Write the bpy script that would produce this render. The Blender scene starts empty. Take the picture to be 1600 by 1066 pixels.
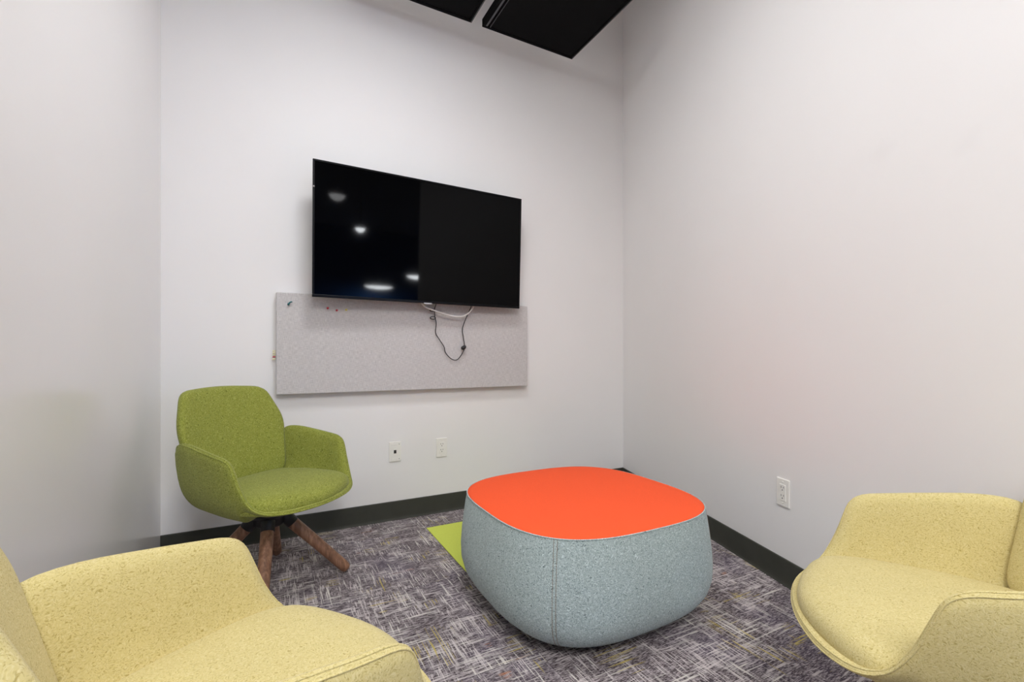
import bpy, bmesh, math, random
from mathutils import Vector, Matrix
random.seed(4)
R = math.radians
scn = bpy.context.scene
COL = scn.collection

# ------------------------------------------------------------------ helpers
def link(o, parent=None):
    COL.objects.link(o)
    if parent is not None:
        o.parent = parent
    return o

def mesh_obj(name, verts, faces, mat, parent=None, smooth=True, loc=None):
    me = bpy.data.meshes.new(name)
    me.from_pydata([tuple(v) for v in verts], [], faces)
    me.validate(); me.update()
    bm = bmesh.new(); bm.from_mesh(me)
    bmesh.ops.recalc_face_normals(bm, faces=bm.faces)
    bm.to_mesh(me); bm.free()
    me.materials.append(mat)
    for p in me.polygons:
        p.use_smooth = smooth
    o = bpy.data.objects.new(name, me)
    if loc: o.location = loc
    return link(o, parent)

def thing(name, label, cat, loc=(0, 0, 0), rotz=0.0, group=None):
    o = bpy.data.objects.new(name, None)
    o.empty_display_size = 0.1
    o.location = loc; o.rotation_euler = (0, 0, rotz)
    link(o); tag(o, label, cat, group)
    return o

def tag(o, label, cat, group=None):
    o['label'] = label; o['category'] = cat
    if group: o['group'] = group
    return o

def struct(o):
    o['kind'] = 'structure'
    return o

def subsurf(o, lv=2):
    m = o.modifiers.new('s', 'SUBSURF'); m.levels = lv; m.render_levels = lv
    return o

def bevel(o, w, seg=3, ang=30):
    m = o.modifiers.new('b', 'BEVEL'); m.width = w; m.segments = seg
    m.limit_method = 'ANGLE'; m.angle_limit = R(ang)
    return o

class MB:
    """collects simple solids into one mesh"""
    def __init__(s): s.v = []; s.f = []
    def add(s, v, f):
        n = len(s.v); s.v += [Vector(q) for q in v]; s.f += [[i + n for i in q] for q in f]; return s
    def box(s, x0, x1, y0, y1, z0, z1):
        return s.add([(x0,y0,z0),(x1,y0,z0),(x1,y1,z0),(x0,y1,z0),(x0,y0,z1),(x1,y0,z1),(x1,y1,z1),(x0,y1,z1)],
                     [(0,3,2,1),(4,5,6,7),(0,1,5,4),(1,2,6,5),(2,3,7,6),(3,0,4,7)])
    def prism(s, prof, a, b, axis='x'):
        """prof: 2D points; extruded from a to b along axis x (prof = y,z) or z (prof = x,y)"""
        n = len(prof)
        mk = (lambda t, p: (t, p[0], p[1])) if axis == 'x' else ((lambda t, p: (p[0], p[1], t)) if axis == 'z' else (lambda t, p: (p[0], t, p[1])))
        v = [mk(a, p) for p in prof] + [mk(b, p) for p in prof]
        f = [tuple(range(n)), tuple(range(2*n-1, n-1, -1))] + [(i, (i+1) % n, n+(i+1) % n, n+i) for i in range(n)]
        return s.add(v, f)
    def tube(s, pts, rad, seg=10, closed=False, cap=True):
        pts = [Vector(p) for p in pts]; n = len(pts)
        rads = rad if isinstance(rad, (list, tuple)) else [rad]*n
        rings = []; up = None
        for i, p in enumerate(pts):
            if closed: t = pts[(i+1) % n] - pts[i-1]
            else: t = pts[min(i+1, n-1)] - pts[max(i-1, 0)]
            t.normalize()
            if up is None:
                a = Vector((0, 0, 1)) if abs(t.z) < .9 else Vector((1, 0, 0))
                up = t.cross(a).normalized()
            up = (up - t*up.dot(t)).normalized()
            w = t.cross(up)
            rings.append([p + (up*math.cos(2*math.pi*k/seg) + w*math.sin(2*math.pi*k/seg))*rads[i] for k in range(seg)])
        v = [q for r in rings for q in r]; f = []
        m = n if closed else n-1
        for i in range(m):
            j = (i+1) % n
            for k in range(seg):
                k2 = (k+1) % seg
                f.append((i*seg+k, i*seg+k2, j*seg+k2, j*seg+k))
        if cap and not closed:
            f.append(tuple(range(seg))[::-1]); f.append(tuple((n-1)*seg+k for k in range(seg)))
        return s.add(v, f)
    def lathe(s, prof, seg=32, M=None):
        """prof: (r, z) list; ends with r=0 close to a fan"""
        v = []; f = []; rows = []
        for r, z in prof:
            if r < 1e-6:
                rows.append([len(v)]); v.append(Vector((0, 0, z)))
            else:
                rows.append(list(range(len(v), len(v)+seg)))
                v += [Vector((r*math.cos(2*math.pi*k/seg), r*math.sin(2*math.pi*k/seg), z)) for k in range(seg)]
        for a, b in zip(rows[:-1], rows[1:]):
            for k in range(seg):
                k2 = (k+1) % seg
                if len(a) == 1 and len(b) == 1: continue
                if len(a) == 1: f.append((a[0], b[k2], b[k]))
                elif len(b) == 1: f.append((a[k], a[k2], b[0]))
                else: f.append((a[k], a[k2], b[k2], b[k]))
        if M is not None: v = [M @ q for q in v]
        return s.add(v, f)
    def build(s, name, mat, parent=None, smooth=True, loc=None):
        return mesh_obj(name, s.v, s.f, mat, parent, smooth, loc)

def catmull(pts, n=8, closed=False):
    pts = [Vector(p) for p in pts]; N = len(pts); out = []
    rng = N if closed else N-1
    for i in range(rng):
        if closed: p0, p1, p2, p3 = pts[i-1], pts[i], pts[(i+1) % N], pts[(i+2) % N]
        else: p0, p1, p2, p3 = pts[max(i-1, 0)], pts[i], pts[i+1], pts[min(i+2, N-1)]
        for k in range(n):
            t = k/n
            out.append(.5*((2*p1) + (p2-p0)*t + (2*p0-5*p1+4*p2-p3)*t*t + (3*p1-p0-3*p2+p3)*t**3))
    if not closed: out.append(pts[-1])
    return out

def round_poly(pts, n=6):
    """pts: (x, y, radius); corners become quadratic arcs; returns evenly usable 2D loop"""
    out = []; N = len(pts)
    for i in range(N):
        p = Vector(pts[i][:2]); a = Vector(pts[i-1][:2]); b = Vector(pts[(i+1) % N][:2]); r = pts[i][2]
        da = min(r, (a-p).length*.48); db = min(r, (b-p).length*.48)
        s = p + (a-p).normalized()*da; e = p + (b-p).normalized()*db
        for k in range(n+1):
            t = k/n
            out.append(s*(1-t)**2 + p*2*t*(1-t) + e*t*t)
    return out

def resample(loop, n):
    L = [0]; N = len(loop)
    for i in range(N): L.append(L[-1] + (loop[(i+1) % N]-loop[i]).length)
    out = []; j = 0
    for k in range(n):
        d = L[-1]*k/n
        while L[j+1] < d: j += 1
        t = (d-L[j])/max(L[j+1]-L[j], 1e-9)
        out.append(loop[j].lerp(loop[(j+1) % N], t))
    return out

def pad(outline, rows, mapf, center=None):
    """closed cushion: outline 2D loop; rows (inset metres, height) from back centre to front centre."""
    n = len(outline)
    c = Vector((sum(p.x for p in outline)/n, sum(p.y for p in outline)/n)) if center is None else Vector(center)
    v = []; f = []
    for ins, h in rows:
        for i, p in enumerate(outline):
            if ins < 0:                                  # negative = fraction toward the centre
                q = c + (p-c)*(1+ins)
            else:
                t = (outline[(i+1) % n] - outline[i-1]).normalized()
                nrm = Vector((-t.y, t.x))
                if nrm.dot(c-p) < 0: nrm = -nrm
                q = p + nrm*ins
            v.append(mapf(q.x, q.y, h))
    m = len(rows)
    for r in range(m-1):
        for i in range(n):
            j = (i+1) % n
            f.append((r*n+i, r*n+j, (r+1)*n+j, (r+1)*n+i))
    cb = len(v); v.append(mapf(c.x, c.y, rows[0][1])); ct = len(v); v.append(mapf(c.x, c.y, rows[-1][1]))
    for i in range(n):
        j = (i+1) % n
        f.append((cb, j, i)); f.append((ct, (m-1)*n+i, (m-1)*n+j))
    return v, f

# ------------------------------------------------------------------ materials
class NT:
    def __init__(s, name):
        s.m = bpy.data.materials.new(name); s.m.use_nodes = True
        s.t = s.m.node_tree; s.t.nodes.clear()
        s.out = s.n('ShaderNodeOutputMaterial'); s.b = s.n('ShaderNodeBsdfPrincipled')
        s.l(s.b.outputs[0], s.out.inputs[0])
        s.tc = s.n('ShaderNodeTexCoord')
    def n(s, t, **kw):
        q = s.t.nodes.new(t)
        for k, v in kw.items(): setattr(q, k, v)
        return q
    def l(s, a, b): s.t.links.new(a, b)
    def val(s, sock, v):
        if hasattr(v, 'is_output') or isinstance(v, bpy.types.NodeSocket): s.l(v, sock)
        else: sock.default_value = v
    def math(s, op, a, b=None, c=None, clamp=False):
        q = s.n('ShaderNodeMath', operation=op); q.use_clamp = clamp
        s.val(q.inputs[0], a)
        if b is not None: s.val(q.inputs[1], b)
        if c is not None: s.val(q.inputs[2], c)
        return q.outputs[0]
    def mapping(s, scale=(1,1,1), rot=(0,0,0), loc=(0,0,0), src=None):
        q = s.n('ShaderNodeMapping'); q.inputs['Scale'].default_value = scale
        q.inputs['Rotation'].default_value = rot; q.inputs['Location'].default_value = loc
        s.l(src if src is not None else s.tc.outputs['Object'], q.inputs[0]); return q.outputs[0]
    def noise(s, vec, scale, detail=3, rough=.55, out='Fac', dist=0):
        q = s.n('ShaderNodeTexNoise'); q.inputs['Scale'].default_value = scale
        q.inputs['Detail'].default_value = detail; q.inputs['Roughness'].default_value = rough
        q.inputs['Distortion'].default_value = dist
        s.l(vec, q.inputs['Vector']); return q.outputs[out]
    def ramp(s, fac, stops, interp='LINEAR'):
        q = s.n('ShaderNodeValToRGB'); q.color_ramp.interpolation = interp
        e = q.color_ramp.elements
        while len(e) < len(stops): e.new(.5)
        for k, (p, c) in enumerate(stops):
            e[k].position = p; e[k].color = c if len(c) == 4 else (*c, 1)
        s.l(fac, q.inputs[0]); return q.outputs[0]
    def mix(s, fac, a, b, mode='MIX'):
        q = s.n('ShaderNodeMix', data_type='RGBA', blend_type=mode)
        s.val(q.inputs[0], fac)
        for sock, v in ((q.inputs[6], a), (q.inputs[7], b)):
            if isinstance(v, bpy.types.NodeSocket): s.l(v, sock)
            else: sock.default_value = v if len(v) == 4 else (*v, 1)
        return q.outputs[2]
    def bump(s, h, strength=.2, dist=.002):
        q = s.n('ShaderNodeBump'); q.inputs['Strength'].default_value = strength
        q.inputs['Distance'].default_value = dist
        s.l(h, q.inputs['Height']); s.l(q.outputs[0], s.b.inputs['Normal'])
    def set(s, **kw):
        for k, v in kw.items(): s.val(s.b.inputs[k], v if not (isinstance(v, tuple) and len(v) == 3) else (*v, 1))
        return s

def srgb(r, g, b):
    f = lambda c: (c/255/12.92) if c <= 10 else ((c/255+.055)/1.055)**2.4
    return (f(r), f(g), f(b))

def plain(name, col, rough=.5, metal=0, spec=.5, var=.06, scale=30, bump=0):
    k = NT(name)
    nz = k.noise(k.mapping(), scale, 4)
    a = tuple(c*(1-var) for c in col); b = tuple(min(1, c*(1+var)) for c in col)
    k.set(**{'Base Color': k.ramp(nz, [(.3, a), (.7, b)]), 'Roughness': rough, 'Metallic': metal, 'Specular IOR Level': spec})
    if bump: k.bump(nz, bump, .001)
    return k.m

def felt(name, dark, mid, light, scale=160, blot=.12, contrast=1.0):
    """melange wool felt: short fibres of two shades over a base tone"""
    k = NT(name)
    w = k.noise(k.mapping(), 40, 2, out='Color')
    mp = k.n('ShaderNodeVectorMath', operation='SCALE'); k.l(w, mp.inputs[0]); mp.inputs['Scale'].default_value = .03
    ad = k.n('ShaderNodeVectorMath', operation='ADD'); k.l(k.tc.outputs['Object'], ad.inputs[0]); k.l(mp.outputs[0], ad.inputs[1])
    f1 = k.noise(k.mapping((1, .38, .8), (.3, .6, .5), src=ad.outputs[0]), scale*1.35, 2, .5)
    f2 = k.noise(k.mapping((.42, 1, .9), (.9, .2, 1.1), (3, 1, 2), src=ad.outputs[0]), scale*1.2, 2, .5)
    s1 = k.ramp(f1, [(.30, (contrast,)*3), (.47, (0,0,0))])
    s2 = k.ramp(f2, [(.48, (0,0,0)), (.66, (contrast,)*3)])
    big = k.noise(k.mapping(), 14, 3)
    c = k.mix(s2, mid, light)
    c = k.mix(s1, c, dark)
    k1 = k.ramp(big, [(.25, (1-blot,)*3), (.75, (1, 1, 1))])
    c = k.mix(1.0, c, k1, 'MULTIPLY')
    k.set(**{'Base Color': c, 'Roughness': .95, 'Specular IOR Level': .12, 'Sheen Weight': .12, 'Sheen Roughness': .5})
    k.bump(k.math('ADD', f1, f2), .35, .0012)
    return k.m

def wall_mat(name, marks=(), rough=.5, col=(.845, .834, .826), spec=.5):
    k = NT(name)
    nz = k.noise(k.mapping(), 1.3, 4)
    c = k.ramp(nz, [(.3, tuple(x*.985 for x in col)), (.7, tuple(min(1, x*1.01) for x in col))])
    for (p, rad, amt) in marks:                           # faint touch-up smudges in the paint
        d = k.n('ShaderNodeVectorMath', operation='DISTANCE'); d.inputs[1].default_value = p
        wv = k.n('ShaderNodeVectorMath', operation='SCALE'); wv.inputs['Scale'].default_value = .05
        k.l(k.noise(k.mapping(), 18, 2, out='Color'), wv.inputs[0])
        av = k.n('ShaderNodeVectorMath', operation='ADD'); k.l(wv.outputs[0], av.inputs[0]); k.l(k.tc.outputs['Object'], av.inputs[1])
        k.l(av.outputs[0], d.inputs[0])
        mr = k.n('ShaderNodeMapRange'); k.l(d.outputs['Value'], mr.inputs[0])
        mr.inputs[1].default_value = rad*.3; mr.inputs[2].default_value = rad; mr.inputs[3].default_value = amt; mr.inputs[4].default_value = 0
        c = k.mix(mr.outputs[0], c, (col[0]*.6, col[1]*.6, col[2]*.62))
    fine = k.noise(k.mapping(), 420, 2)
    k.set(**{'Base Color': c, 'Roughness': rough, 'Specular IOR Level': spec})
    k.bump(fine, .05, .0006)
    return k.m

def carpet_mat():
    k = NT('carpet_weave')
    O = k.tc.outputs['Object']
    sep = k.n('ShaderNodeSeparateXYZ'); k.l(O, sep.inputs[0])
    # tile lattice 0.6 m
    def seam(src, off):
        a = k.math('SUBTRACT', src, off); a = k.math('DIVIDE', a, .595)
        fr = k.math('FRACT', a); d = k.math('MINIMUM', fr, k.math('SUBTRACT', 1.0, fr))
        return k.math('LESS_THAN', d, .0022), k.math('FLOOR', a)
    sx, ix = seam(sep.outputs[0], .168 - 5.95); sy, iy = seam(sep.outputs[1], 2.45 - 11.9)
    seamf = k.math('MAXIMUM', sx, sy)
    cell = k.n('ShaderNodeCombineXYZ'); k.l(ix, cell.inputs[0]); k.l(iy, cell.inputs[1])
    wn = k.n('ShaderNodeTexWhiteNoise', noise_dimensions='2D'); k.l(cell.outputs[0], wn.inputs['Vector'])
    offv = k.n('ShaderNodeVectorMath', operation='SCALE'); offv.inputs['Scale'].default_value = 7.0; k.l(wn.outputs['Color'], offv.inputs[0])
    P = k.n('ShaderNodeVectorMath', operation='ADD'); k.l(O, P.inputs[0]); k.l(offv.outputs[0], P.inputs[1]); P = P.outputs[0]
    # ground: fine dark ribs with grey-violet heather
    rib = k.noise(k.mapping((70, 420, 1), src=P), 1, 2, .5)
    rib2 = k.noise(k.mapping((420, 110, 1), (0, 0, 0), (4, 4, 0), src=P), 1, 2, .5)
    base = k.ramp(rib, [(.38, srgb(58, 50, 53)), (.5, srgb(98, 89, 92)), (.60, srgb(160, 151, 153))])
    tint = k.noise(k.mapping((3, 3, 1), src=P), 1, 2)
    base = k.mix(k.ramp(tint, [(.52, (0,0,0)), (.68, (.3,.3,.3))]), base, srgb(92, 84, 108))
    base = k.mix(k.ramp(rib2, [(.55, (0,0,0)), (.7, (.55,.55,.55))]), base, srgb(150, 144, 145))
    def streaks(sc, loc, maskscale, lo, hi, mlo, mhi):
        n1 = k.noise(k.mapping(sc, (0, 0, 0), loc, src=P), 1, 2, .45)
        m1 = k.noise(k.mapping(maskscale, (0, 0, 0), loc, src=P), 1, 2, .5)
        a = k.ramp(n1, [(lo, (0,0,0)), (hi, (1,1,1))]); b = k.ramp(m1, [(mlo, (0,0,0)), (mhi, (1,1,1))])
        return k.math('MULTIPLY', a, b)
    c = base
    s1 = streaks((17, 230, 1), (1, 2, 0), (8, 13, 1), .535, .585, .47, .57)
    s2 = streaks((230, 17, 1), (7, 3, 0), (13, 8, 1), .535, .585, .47, .57)
    s3 = streaks((6, 150, 1), (11, 8, 0), (7, 4, 1), .60, .64, .45, .58)
    s4 = streaks((150, 6, 1), (2, 15, 0), (4, 7, 1), .60, .64, .45, .58)
    gl = srgb(206, 197, 196)
    c = k.mix(k.math('MULTIPLY', s1, .7), c, gl); c = k.mix(k.math('MULTIPLY', s2, .7), c, gl)
    c = k.mix(k.math('MULTIPLY', s3, .85), c, srgb(208, 203, 196)); c = k.mix(k.math('MULTIPLY', s4, .85), c, srgb(208, 203, 196))
    y1 = streaks((5, 190, 1), (21, 5, 0), (6, 6, 1), .60, .63, .60, .66)
    y2 = streaks((190, 5, 1), (9, 27, 0), (6, 6, 1), .60, .63, .60, .66)
    c = k.mix(k.math('MULTIPLY', k.math('MAXIMUM', y1, y2), .8), c, srgb(190, 172, 92))
    o1 = streaks((5, 190, 1), (31, 15, 0), (5, 5, 1), .60, .63, .66, .70)
    c = k.mix(k.math('MULTIPLY', o1, .8), c, srgb(176, 110, 66))
    c = k.mix(k.math('MULTIPLY', seamf, .45), c, srgb(50, 44, 50))
    k.set(**{'Base Color': c, 'Roughness': .97, 'Specular IOR Level': .08})
    k.bump(k.math('ADD', rib, rib2), .4, .002)
    return k.m

def linen_mat(name, a, b):
    k = NT(name)
    n1 = k.noise(k.mapping((40, 1, 900)), 1, 2); n2 = k.noise(k.mapping((900, 1, 40)), 1, 2)
    c = k.ramp(k.math('MULTIPLY', k.math('ADD', n1, n2), .5), [(.38, a), (.62, b)])
    k.set(**{'Base Color': c, 'Roughness': .9, 'Specular IOR Level': .15})
    k.bump(k.math('ADD', n1, n2), .25, .0008)
    return k.m

def wood_mat():
    k = NT('walnut_wood')
    g = k.noise(k.mapping((60, 60, 5)), 1, 4, .6, dist=.4)
    c = k.ramp(g, [(.3, srgb(98, 68, 50)), (.5, srgb(136, 98, 74)), (.72, srgb(166, 128, 102))])
    k.set(**{'Base Color': c, 'Roughness': .45, 'Specular IOR Level': .4}); k.bump(g, .1, .0006)
    return k.m

def emit_mat(name, col, strength):
    k = NT(name)
    k.set(**{'Base Color': (.9, .9, .9), 'Roughness': .6, 'Emission Color': col, 'Emission Strength': strength})
    return k.m

M = {}
M['wall'] = wall_mat('matte_wall_paint', rough=.55, spec=.3)
M['wall_right'] = wall_mat('matte_wall_paint_right', marks=(((1.779, .795, 1.642), .05, .07), ((1.710, .569, 1.565), .05, .06)), rough=.55, spec=.3)
M['wall_left'] = wall_mat('glossy_wall_paint', marks=(((-.448, 1.397, .971), .035, .06),), rough=.19, spec=.55)
M['carpet'] = carpet_mat()
M['ceiling'] = plain('ceiling_paint', (.75, .74, .73), .9)
M['dark_wall'] = plain('blue_paint', (.02, .19, .62), .7)
M['base'] = plain('rubber_baseboard', srgb(63, 64, 57), .6, spec=.3, var=.08, scale=12)
M['green'] = felt('green_felt', srgb(84, 90, 22), srgb(140, 146, 62), srgb(168, 173, 94), 340, .08, .95)
M['yellow'] = felt('yellow_felt', srgb(160, 142, 76), srgb(206, 192, 134), srgb(217, 206, 156), 430, .05, .8)
M['grey_felt'] = felt('grey_felt', srgb(98, 113, 114), srgb(168, 185, 185), srgb(208, 223, 222), 330, .05, 1.0)
M['orange'] = plain('orange_wool', srgb(243, 92, 52), .9, spec=.15, var=.05, scale=260, bump=.2)
M['thread'] = plain('seam_thread', srgb(150, 138, 126), .9, spec=.1)
M['lime'] = plain('lime_carpet', srgb(204, 216, 98), .95, spec=.08, var=.10, scale=420, bump=.4)
M['black'] = plain('black_metal', (.012, .012, .013), .45, spec=.4)
M['wood'] = wood_mat()
M['linen'] = linen_mat('grey_pinboard_fabric', srgb(178, 175, 175), srgb(217, 214, 213))
M['plate'] = plain('white_plastic', srgb(240, 238, 232), .3, var=.02)
M['slot'] = plain('dark_slot', (.03, .026, .024), .6)
M['screw'] = plain('steel', (.45, .45, .44), .35, .8)
M['bezel'] = plain('black_gloss_plastic', (.004, .004, .005), .3, spec=.12)
M['screen'] = plain('screen_glass', (.0010, .0010, .0013), .045, spec=.095, var=.0)
M['silver'] = plain('silver_badge', (.5, .5, .5), .35, .6)
M['white_cable'] = plain('white_cable_jacket', (.78, .76, .74), .4)
M['black_cable'] = plain('black_cable_jacket', (.015, .015, .016), .5)
M['panel'] = plain('black_acoustic_panel', (.006, .006, .0065), .9, spec=.1)
M['rail'] = plain('dark_aluminium_rail', (.10, .10, .105), .4, .6)
M['red'] = plain('red_plastic', (.55, .03, .05), .35)
M['yellow_pin'] = plain('yellow_plastic', (.75, .62, .12), .35)
M['cream_pin'] = plain('cream_plastic', (.85, .80, .48), .4)
M['teal'] = plain('teal_plastic', (.012, .14, .16), .4)
M['lamp'] = emit_mat('lamp_diffuser', (.98, .985, 1, 1), 27)
M['lamp_rear'] = emit_mat('lamp_diffuser_bright', (.98, .985, 1, 1), 17)
M['lamp_fill'] = emit_mat('fill_lamp_diffuser_wide', (1, .985, .99, 1), 25)  # only for the added fill lamps behind the camera
M['lamp_far'] = emit_mat('hall_lamp_diffuser', (.93, .97, 1, 1), 110)
M['lamp_body'] = plain('lamp_housing', (.5, .5, .5), .5)

# ------------------------------------------------------------------ room
BY = 2.67                       # back wall plane
LX = -.448                      # left wall plane
CR = Vector((2.35, BY, 0)); DR = Vector((-.485, -1.593, 0)).normalized(); NR = Vector((DR.y, -DR.x, 0))   # right wall line, NR points into the room
if NR.x > 0: NR = -NR
CZ = 3.80
struct(MB().box(-2.6, 6.2, -9.5, 2.9, -.1, 0).build('floor', M['carpet'], smooth=False))
struct(MB().box(-2.6, 6.2, -9.5, 2.9, CZ, CZ+.1).build('ceiling', M['ceiling'], smooth=False))
struct(MB().box(LX-.12, 2.6, BY, BY+.12, 0, CZ).build('wall_back', M['wall'], smooth=False))
struct(MB().box(LX-.12, LX, -.45, BY, 0, CZ).build('wall_left', M['wall_left'], smooth=False))
RL = (2.67-.165)/abs(DR.y)
a = CR; b = CR + DR*RL; o2 = -NR*.12
prof = [(a.x, a.y), (b.x, b.y), (b.x+o2.x, b.y+o2.y), (a.x+o2.x, a.y+o2.y)]
struct(MB().prism(prof, 0, CZ, 'z').build('wall_right', M['wall_right'], smooth=False))
struct(MB().box(-2.6, 6.2, -9.5, -9.4, 0, CZ).build('wall_rear', M['dark_wall'], smooth=False))

# cove baseboards: profile (out from wall, z)
cove = [(0, 0), (.013, 0), (.0125, .003), (.0095, .008), (.008, .016), (.0075, .03), (.0075, .104), (.006, .107), (0, .107)]
def cove_run(name, origin, along, out, length):
    v = []; n = len(cove)
    for t in (0, length):
        for d, z in cove: v.append(origin + along*t + out*d + Vector((0, 0, z)))
    f = [tuple(range(n)), tuple(range(2*n-1, n-1, -1))] + [(i, (i+1) % n, n+(i+1) % n, n+i) for i in range(n)]
    o = mesh_obj(name, v, f, M['base'], smooth=False)
    return struct(o)
cove_run('baseboard_back', Vector((LX, BY, 0)), Vector((1, 0, 0)), Vector((0, -1, 0)), 2.35-LX)
cove_run('baseboard_right', CR.copy(), DR, NR, RL)

# lime tile let into the carpet
o = MB().box(-.2975, .2975, -.2975, .2975, 0, .004).build('carpet_tile', M['lime'], smooth=False, loc=(.763+.2975, 2.45-.2975, 0))
bevel(o, .0015, 2); tag(o, 'lime green square carpet tile on the floor behind the orange-topped ottoman', 'carpet tile')

# ------------------------------------------------------------------ ceiling panels
PZ, PH = 2.90, .3225
def ceiling_panel(label, x0):
    t = thing('acoustic_ceiling_panel', label, 'ceiling panel', (x0+PH, 2.503-PH, PZ), 0, 'black ceiling panels')
    p = PH; q = PH-.016
    m = MB(); m.box(-p, p, -p, p, .022, .045)                     # tray back
    m.box(-p, p, -p, -q, 0, .022); m.box(-p, p, q, p, 0, .022)
    m.box(q, p, -q, q, 0, .022); m.box(-p, -q, -q, q, 0, .022)
    m.build('tray', M['panel'], t, False)
    bevel(MB().box(-p+.05, q-.001, -q+.001, q-.001, .004, .024).build('baffle', M['panel'], t, False), .003, 2)
    MB().box(-p+.015, -p+.028, -q, q, .001, .022).build('rail', M['rail'], t, False)
    MB().box(-p+.043, -p+.047, -q, q, .000, .022).build('rail', M['rail'], t, False)
    MB().box(p-.005, p+.0015, -p, p, -.0005, .02).build('rail', M['rail'], t, False)
    for sx in (-.22, .22):
        for sy in (-.22, .22):
            MB().tube([(sx, sy, .045), (sx, sy, CZ-PZ)], .003, 8).build('hanger', M['rail'], t)
    return t
ceiling_panel('black square ceiling panel hanging nearest the room corner', 1.120)
ceiling_panel('black ceiling panel with only its corner in view, further from the right wall', 1.050-2*PH)

# ------------------------------------------------------------------ lamps
def lamp(x, y, z, r, mat, label, cat='ceiling light'):
    t = thing('ceiling_light', label, cat, (x, y, z), 0, 'round ceiling lights')
    MB().lathe([(0, .05), (r*.9, .05), (r+.012, .035), (r+.012, -.004), (r, -.004), (r, .012), (0, .012)], 40).build('housing', M['lamp_body'], t)
    MB().lathe([(0, -.07), (r*.3, -.066), (r*.6, -.052), (r*.82, -.032), (r*.995, .0), (r*.995, .010), (0, .010)], 40).build('diffuser', mat, t)
    MB().tube([(0, 0, .05), (0, 0, CZ-z)], .006, 8).build('stem', M['lamp_body'], t)
    return t
lamp(.52, 1.30, 2.96, .30, M['lamp'], 'large round ceiling light between the black panels and the middle of the room')
lamp(.10, -.30, 2.88, .24, M['lamp_rear'], 'added round fill light overhead, unseen, just behind the camera')  # unseen lamp, added to fill the chairs and lower back wall
lamp(-.15, -1.00, 2.80, .36, M['lamp_fill'], 'added wide round fill light outside the room, nearest the left wall')  # this and the next two: unseen, added as frontal fill for the lower walls
lamp(.32, -1.15, 2.80, .36, M['lamp_fill'], 'added wide round fill light outside the room, middle one of three')
lamp(.15, -2.00, 2.80, .36, M['lamp_fill'], 'added wide round fill light outside the room, farthest of three')
lamp(1.041, -1.435, 2.72, .10, M['lamp_rear'], 'small round hall light reflected high in the television')
lamp(1.827, -3.522, 2.72, .085, M['lamp_far'], 'smallest round hall light reflected in the television below another')
lamp(3.53, -8.48, 2.05, .40, M['lamp_far'], 'large round hall light reflected low in the television')
lamp(3.74, -5.96, 2.20, .22, M['lamp_far'], 'round hall light reflected near the middle of the television')

# ------------------------------------------------------------------ television
TVC = Vector((.7936, 2.51, 1.5837)); TW, TH = 1.2046, .6834
tv = thing('television', 'large black flat-screen television mounted on the back wall above the grey pinboard', 'television', TVC)
tv.rotation_euler = (R(2.28), 0, R(1.874))          # local: screen faces -Y, z up
w, h = TW/2, TH/2
m = MB()
m.box(-w, w, 0, .012, h-.010, h); m.box(-w, w, 0, .012, -h, -h+.014)
m.box(-w, -w+.010, 0, .012, -h+.014, h-.010); m.box(w-.010, w, 0, .012, -h+.014, h-.010)
bevel(m.build('bezel', M['bezel'], tv, False), .002, 2)
m = MB(); m.box(-w+.003, w-.003, .012, .03, -h+.003, h-.003)
m.prism([(.03, -h+.02), (.058, -h+.05), (.058, h*.25), (.03, h*.6)], -w*.8, w*.8, 'x')
bevel(m.build('rear_housing', M['bezel'], tv, False), .003, 2)
MB().box(-w+.010, w-.010, .0035, .011, -h+.014, h-.010).build('screen', M['screen'], tv, False)
bevel(MB().box(-.022, .024, -.003, .006, -h-.005, -h+.003).build('badge', M['silver'], tv, False), .001, 2)
m = MB(); m.box(-.2, .2, .058, .075, -.05, .12); m.box(-.05, .05, .075, .13, -.03, .10); m.box(-.22, .22, .125, .148, -.06, .14)
m.build('wall_bracket', M['black'], tv, False)
MB().lathe([(0, 0), (.004, 0), (.004, .003), (0, .003)], 12, Matrix.Translation((-w+.005, -.001, .205)) @ Matrix.Rotation(R(90), 4, 'X')).build('indicator', M['silver'], tv)

# ------------------------------------------------------------------ pinboard, pins
pbx0, pbx1, pbz0, pbz1 = .032, 1.497, .747, 1.2705
o = MB().box(pbx0-.76, pbx1-.76, -.05, 0, pbz0-1, pbz1-1).build('pinboard', M['linen'], smooth=False, loc=(.76, BY-.001, 1))
bevel(o, .006, 3); tag(o, 'wide grey fabric pinboard on the back wall below the television', 'pinboard')

def push_pin(x, y, z, direction, mat, label, group=None, k=1.0):
    t = thing('push_pin', label, 'push pin', (x, y, z), 0, group)
    # local +Y away from surface: rotate lathe z -> direction
    rot = Vector((0, 0, 1)).rotation_difference(Vector(direction)).to_matrix().to_4x4() @ Matrix.Scale(k, 4)
    MB().lathe([(0, .003), (.0052, .003), (.0055, .005), (.0034, .0065), (.0026, .011), (.003, .013), (.0046, .0145), (.0048, .0165), (.0042, .0178), (0, .018)], 20, rot).build('head', mat, t)
    MB().tube([rot @ Vector((0, 0, -.008)), rot @ Vector((0, 0, .004))], .0006, 6).build('needle', M['screw'], t)
    return t
PY = BY-.05
push_pin(.2755, PY, 1.1985, (0, -1, 0), M['red'], 'red push pin in the pinboard, the one nearer its left end')
push_pin(.3205, PY, 1.1890, (0, -1, 0), M['red'], 'red push pin in the pinboard, between another red and a yellow one')
push_pin(.3690, PY, 1.1940, (0, -1, 0), M['yellow_pin'], 'yellow push pin beside two red ones under the television')
t = thing('push_pin', 'dark teal pin with a bent head near the upper left corner of the pinboard', 'push pin', (.0885, PY, 1.2100))
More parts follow.
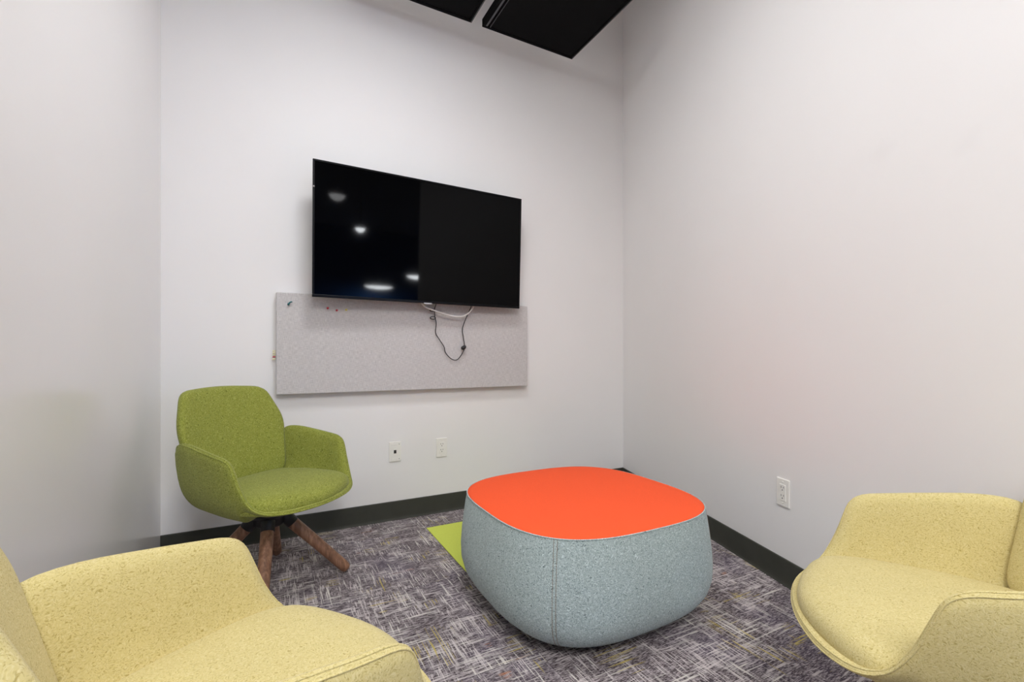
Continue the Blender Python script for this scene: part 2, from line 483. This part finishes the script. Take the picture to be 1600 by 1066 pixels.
MB().lathe([(0, .002), (.005, .002), (.0055, .005), (.003, .007), (.003, .013), (.005, .015), (0, .016)], 16, Matrix.Rotation(R(90), 4, 'X')).build('head', M['teal'], t)
MB().tube(catmull([(.002, -.012, .004), (.008, -.015, .010), (.016, -.014, .012)], 5), .0035, 8).build('hook', M['teal'], t)
MB().tube([(0, .008, 0), (0, -.003, 0)], .0006, 6).build('needle', M['screw'], t)
sp = [(.9710, 'cream_pin', 'cream push pin stuck in the left edge of the pinboard, topmost of the row'),
      (.9614, 'cream_pin', 'cream push pin in the left edge of the pinboard, second from the top'),
      (.9518, 'cream_pin', 'cream push pin in the left edge of the pinboard, just above the red one'),
      (.9405, 'red', 'red push pin stuck in the left edge of the pinboard'),
      (.9290, 'cream_pin', 'cream push pin stuck in the left edge of the pinboard, lowest of the row')]
for z, mt, lb in sp:
    push_pin(pbx0, 2.645, z, (-1, 0, 0), M[mt], lb, 'push pins in the edge of the pinboard', .85)

# ------------------------------------------------------------------ cables
wp = [(.770, 2.575, 1.262), (.7755, 2.575, 1.245), (.800, 2.575, 1.2245), (.853, 2.575, 1.2075), (.920, 2.575, 1.188), (.984, 2.575, 1.1790), (1.025, 2.575, 1.1825), (1.062, 2.575, 1.2015), (1.091, 2.575, 1.238), (1.097, 2.575, 1.262)]
o = MB().tube(catmull(wp, 6), .0042, 10).build('cord', M['white_cable']); tag(o, 'white cable sagging in a short arc under the television', 'cable')
bp = [(.8665, 2.598, 1.272), (.8662, 2.598, 1.2467), (.858, 2.598, 1.220), (.8603, 2.6, 1.1751), (.869, 2.602, 1.1378), (.8662, 2.603, 1.0814), (.8897, 2.602, 1.0405), (.9174, 2.603, .9993), (.9264, 2.602, .9652), (.9554, 2.60, .9320), (.9858, 2.60, .9193), (1.0103, 2.60, .9308), (1.0391, 2.60, .9732), (1.0474, 2.60, 1.0042), (1.0391, 2.60, 1.0583), (1.0329, 2.60, 1.1084), (1.0516, 2.60, 1.1631), (1.0724, 2.60, 1.2067), (1.0892, 2.60, 1.2425), (1.091, 2.60, 1.27)]
bc = MB().tube(catmull(bp, 6), .0026, 10).build('cord', M['black_cable']); tag(bc, 'thin black cable hanging in a long loop in front of the pinboard', 'cable')
for (lx, lz, rr) in ((.842, 1.2116, .010), (.848, 1.1671, .012)):
    pts = [(lx+.012 + rr*math.cos(a_)*1.3-rr, 2.597+.004*math.sin(a_*.5), lz+rr*math.sin(a_)*.7) for a_ in [i*2*math.pi/16 for i in range(17)]]
    MB().tube(pts, .0028, 8).build('tie', M['black_cable'], bc)
m = MB().tube([(1.029, 2.598, .984), (1.033, 2.598, .990), (1.047, 2.598, 1.000), (1.052, 2.598, 1.006)], [.006, .0125, .0115, .006], 14)
m.build('plug', M['black_cable'], bc)

# ------------------------------------------------------------------ outlets: local x along wall, -y out of wall, z up
def outlet(label, loc, rz):
    t = thing('power_outlet', label, 'power outlet', loc, rz, 'white power outlets')
    o = MB().box(-.0345, .0345, -.006, 0, -.0572, .0572).build('cover_plate', M['plate'], t, False); bevel(o, .003, 3)
    o = MB().box(-.0168, .0168, -.0078, -.005, -.0335, .0335).build('receptacle', M['plate'], t, False); bevel(o, .001, 2)
    m = MB()
    for zc in (.017, -.017):
        m.box(-.0075, -.0052, -.0081, -.0076, zc+.001, zc+.009); m.box(.0052, .0075, -.0081, -.0076, zc+.002, zc+.009)
        m.lathe([(0, 0), (.0026, 0), (.0026, .0005), (0, .0005)], 12, Matrix.Translation((0, -.0076, zc-.006)) @ Matrix.Rotation(R(90), 4, 'X'))
    m.build('slot', M['slot'], t, False)
    for zc in (.044, -.044):
        MB().lathe([(0, 0), (.0028, 0), (.0026, .0012), (0, .0014)], 12, Matrix.Translation((0, -.006, zc)) @ Matrix.Rotation(R(90), 4, 'X')).build('screw', M['plate'], t)
    return t
outlet('white power outlet on the back wall beside the jack plate', (.925, BY, .3905), 0)
pr = CR + DR*1.572
outlet('white power outlet on the right wall above the dark baseboard', (pr.x, pr.y, .379), math.atan2(DR.y, DR.x))
t = thing('data_outlet', 'white wall plate with one black jack on the back wall behind the green armchair', 'data outlet', (.6430, BY, .3930))
bevel(MB().box(-.0345, .0345, -.006, 0, -.0572, .0572).build('cover_plate', M['plate'], t, False), .003, 3)
m = MB(); m.box(-.010, .010, -.0078, -.005, -.0125, .0125)
bevel(m.build('jack_frame', M['plate'], t, False), .001, 2)
MB().box(-.0072, .0072, -.0084, -.006, -.0100, .0095).build('jack', M['slot'], t, False)
for zc in (.042, -.042):
    bevel(MB().box(-.022, .016, -.0068, -.005, zc-.006, zc+.006).build('label_window', M['plate'], t, False), .0008, 2)
    MB().lathe([(0, 0), (.0026, 0), (.0024, .0012), (0, .0014)], 12, Matrix.Translation((.024, -.006, zc)) @ Matrix.Rotation(R(90), 4, 'X')).build('screw', M['screw'], t)

# ------------------------------------------------------------------ ottoman
def superloop(a, n, N=96, cx=0, cy=0):
    out = []
    for k in range(N):
        t = 2*math.pi*k/N + math.pi/4
        c, s = math.cos(t), math.sin(t)
        r = a/((abs(c)**n + abs(s)**n)**(1/n))
        out.append((cx + r*c, cy + r*s))
    return out
OH = .385; ON = 3.0
ott = thing('ottoman', 'large square grey felt ottoman with a bright orange top', 'ottoman', (1.105, 1.513, 0))
prof = [(.0, .300), (.012, .345), (.03, .378), (.055, .405), (.09, .427), (.13, .438), (.18, .440), (.24, .436), (.30, .429), (.345, .423), (.372, .4185), (.383, .4165)]
N = 128
v = []; f = []
for z, a_ in prof: v += [(x, y, z+.006) for x, y in superloop(a_, ON, N)]
for r in range(len(prof)-1):
    for k in range(N):
        j = (k+1) % N; f.append((r*N+k, r*N+j, (r+1)*N+j, (r+1)*N+k))
f.append(tuple(range(N))[::-1])
mesh_obj('body', v, f, M['grey_felt'], ott)
# top cushion: dips to the piped edge, soft crown
v = []; f = []
rows = [(.4165, .378), (.4150, .3885), (.410, .392), (.398, .396), (.375, .400), (.32, .404), (.24, .406), (.15, .407), (.06, .4075)]
for q, (a_, z) in enumerate(rows): v += [(x, y, z) for x, y in superloop(a_, ON if q < 5 else ON-.12*(q-4), N)]
for r in range(len(rows)-1):
    for k in range(N):
        j = (k+1) % N; f.append((r*N+k, r*N+j, (r+1)*N+j, (r+1)*N+k))
f.append(tuple((len(rows)-1)*N+k for k in range(N)))
mesh_obj('top_cushion', v, f, M['orange'], ott)
MB().tube([(x, y, .3885) for x, y in superloop(.4165, ON, N)], .0024, 8, closed=True).build('piping', M['grey_felt'], ott)
for q in range(4):                                  # stitched corner seams, two stitch lines each
    ang = math.pi/4 + q*math.pi/2
    m = MB()
    for off in (-.0055, .0055):
        pts = []
        for z, a_ in prof[1:]:
            r_ = a_*2**.5/(2**(1/ON))
            pts.append((r_*math.cos(ang) - off*math.sin(ang), r_*math.sin(ang) + off*math.cos(ang), z+.006))
        pts = catmull(pts, 6)
        # short stitches
        L = [pts[0]]; acc = 0
        seg = []
        for p0, p1 in zip(pts[:-1], pts[1:]):
            m.tube([p0 + (p1-p0)*.08, p0 + (p1-p0)*.92], .0009, 5)
    m.build('seam', M['thread'], ott)
MB().prism(superloop(.27, 3, 48), 0, .008, 'z').build('base', M['black'], ott, False)

# ------------------------------------------------------------------ armchairs: local +Y is the front, +X the sitter's right
def shell_loop():
    half = [(0, -.275, .505), (.10, -.269, .510), (.19, -.253, .535), (.238, -.224, .576), (.255, -.190, .607), (.267, -.12, .612), (.278, -.03, .601),
            (.284, .06, .588), (.283, .113, .579), (.279, .142, .559), (.272, .159, .518), (.261, .180, .460), (.245, .207, .413), (.214, .243, .388), (.153, .279, .379), (.076, .298, .376)]
    end = [(0, .304, .375)]
    loop = half + end + [(-x, y, z) for x, y, z in half[:0:-1]]
    return catmull(loop, 3, closed=True)

def make_chair(name, label, cat, loc, yaw, fab, group):
    t = thing(name, label, cat, loc, yaw, group)
    L = shell_loop(); n = len(L)
    th = .036
    # outer and inner skins share a rim; rows run from the bottom centre outwards
    C = Vector((0, -.01, .320))
    S = [0, .16, .32, .46, .58, .70, .80, .90, 1.0]
    def row(s, inner):
        out = []
        for p in L:
            hr = Vector((p.x-C.x, p.y-C.y, 0)); 
            rise = p.z - C.z
            bulge = min(1.0, rise/.2)
            def sk(u):
                th_ = u*math.pi/2; e = .42 + 1.9*(1-bulge)**1.4
                zf = 1-max(0, math.cos(th_))**e; hf = max(0, math.sin(th_))**e
                return C + hr*(hf*(1-.13*bulge*(1-zf)**1.5)) + Vector((0, 0, rise*zf))
            q = sk(s)
            if inner:
                # shift inward along the skin normal estimate
                tdir = sk(min(1, s+.01)) - sk(s-.01)
                hd = hr.normalized(); slope = Vector((tdir.dot(hd), tdir.z)).normalized()
                q = q + (-hd*slope.y + Vector((0, 0, 1))*slope.x)*(.018 + (th-.018)*max(0, min(1, (p.z-.385)/.10)))
            out.append(q)
        return out
    rows = [row(s, False) for s in S[1:]] + [row(s, True) for s in reversed(S[1:])]
    # soft rim: insert a rounded mid row between outer and inner top rows
    k = len(S)-2
    mid = [(p+q)/2 + Vector((0, 0, .008)) + ((p-Vector((C.x, C.y, p.z))).normalized()*.0) for p, q in zip(rows[k], rows[k+1])]
    rows.insert(k+1, mid)
    v = [q for r in rows for q in r]; f = []
    for r in range(len(rows)-1):
        for i in range(n):
            j = (i+1) % n; f.append((r*n+i, r*n+j, (r+1)*n+j, (r+1)*n+i))
    a0 = len(v); v.append(C); v.append(C+Vector((0, 0, th)))
    for i in range(n):
        j = (i+1) % n; f.append((a0, j, i)); f.append((a0+1, (len(rows)-1)*n+i, (len(rows)-1)*n+j))
    sh = mesh_obj('shell', v, f, M[fab], t); subsurf(sh, 1)
    m = MB()
    ev = sh.evaluated_get(bpy.context.evaluated_depsgraph_get())
    for u in (.05, .75):
        pts = []
        for p, q in zip(rows[k], rows[k+1]):
            ok, cp, nn, fi = ev.closest_point_on_mesh(p*(1-u)+q*u)
            pts.append(cp + nn*.0002 if ok else p)
        m.tube(pts, .0016, 6, closed=True)
    m.build('piping', M[fab], sh)
    # backrest: hexagonal pad in (x, z), leaning back and gently dished
    hexo = [(.150, .405, .03), (.205, .425, .05), (.238, .658, .045), (.186, .804, .040), (0, .817, .10), (-.186, .804, .040), (-.238, .658, .045), (-.205, .425, .05), (-.150, .405, .03)]
    outl = resample(round_poly(hexo, 6), 96)
    def bmap(x, z, hh):
        return (x, -.167 - .30*(z-.42) + 1.0*x*x + hh, z)
    rows_b = [(-.6, -.052), (-.12, -.050), (.014, -.046), (.004, -.037), (0, -.024), (.003, -.011), (.011, -.003), (.020, .001), (-.16, .004), (-.35, .007), (-.65, .009)]
    bv, bf = pad(outl, rows_b, bmap, (0, .60))
    mesh_obj('backrest', bv, bf, M[fab], t)
    # seat cushion
    so = [(.165, -.19, .05), (.200, -.16, .06), (.240, .07, .12), (.246, .170, .06), (.206, .243, .09), (0, .308, .24), (-.206, .243, .09), (-.246, .170, .06), (-.240, .07, .12), (-.200, -.16, .06), (-.165, -.19, .05)]
    so = resample(round_poly(so, 6), 108)
    def smap(x, y, hh):
        k_ = max(0, min(1, hh/.06))
        drop = -.016*max(0, (y-.12)/.19)**2 - .008*max(0, -(y+.02)/.15)
        return (x, y, .380 + hh + drop*k_)
    rows_s = [(-.6, .0), (-.15, .0), (.008, .000), (.001, .005), (0, .020), (.002, .034), (.008, .046), (.018, .054), (-.13, .060), (-.25, .064), (-.45, .068), (-.75, .070)]
    sv, sf = pad(so, rows_s, smap, (0, .06))
    mesh_obj('seat_cushion', sv, sf, M[fab], t)
    # base
    MB().lathe([(0, .318), (.10, .318), (.105, .312), (.085, .300), (.062, .285), (.058, .262), (.05, .252), (0, .25)], 32).build('hub', M['black'], t)
    for q in range(4):
        a_ = math.pi/4 + q*math.pi/2
        d = Vector((math.cos(a_), math.sin(a_), 0))
        p0 = d*.045 + Vector((0, 0, .296)); p1 = d*.296 + Vector((0, 0, .0))
        ax = (p1-p0).normalized()
        foot = p1 + Vector((0, 0, .022)) - ax*.002
        lg = MB().tube([p0+ax*.02, p0+ax*.06, p0.lerp(foot, .5), foot-ax*.02, foot-ax*.004, foot+ax*.006, foot+ax*.010], [.024, .0245, .0235, .0225, .0215, .0175, .010], 18).build('leg', M['wood'], t)
        MB().tube([p0-ax*.03, p0+ax*.062], [.025, .0262], 18).build('socket', M['black'], lg)
    return t
def yaw_of(a_deg): return R(a_deg - 90)
CHAIRS = 'felt swivel armchairs on wooden legs'
make_chair('swivel_armchair', 'green felt swivel armchair on walnut legs in the corner left of the pinboard', 'armchair', (.003, 2.145, 0), yaw_of(-50.8), 'green', CHAIRS)
make_chair('swivel_armchair', 'yellow felt armchair by the right wall, facing the orange ottoman', 'armchair', (1.233, .386, 0), yaw_of(129.0), 'yellow', CHAIRS)
make_chair('swivel_armchair', 'yellow felt armchair in front of the green one, by the left wall', 'armchair', (-.065, .7897, 0), yaw_of(23.2), 'yellow', CHAIRS)

# ------------------------------------------------------------------ world, camera, view
wd = bpy.data.worlds.new('World'); scn.world = wd; wd.use_nodes = True
wd.node_tree.nodes['Background'].inputs[0].default_value = (.9, .95, 1, 1)
wd.node_tree.nodes['Background'].inputs[1].default_value = .03
cd = bpy.data.cameras.new('Camera'); cam = bpy.data.objects.new('Camera', cd); link(cam)
cam.location = (0, 0, .95); cam.rotation_euler = (R(90), 0, -math.atan2(720, 1365))
cd.sensor_width = 36; cd.lens = 16.2; cd.shift_y = 22/1600; cd.clip_start = .02
scn.camera = cam
vs = scn.view_settings
vs.view_transform = 'Standard'; vs.look = 'None'; vs.exposure = 0; vs.gamma = 1; vs.use_curve_mapping = False
scn.cycles.max_bounces = 10; scn.cycles.diffuse_bounces = 6; scn.cycles.glossy_bounces = 4
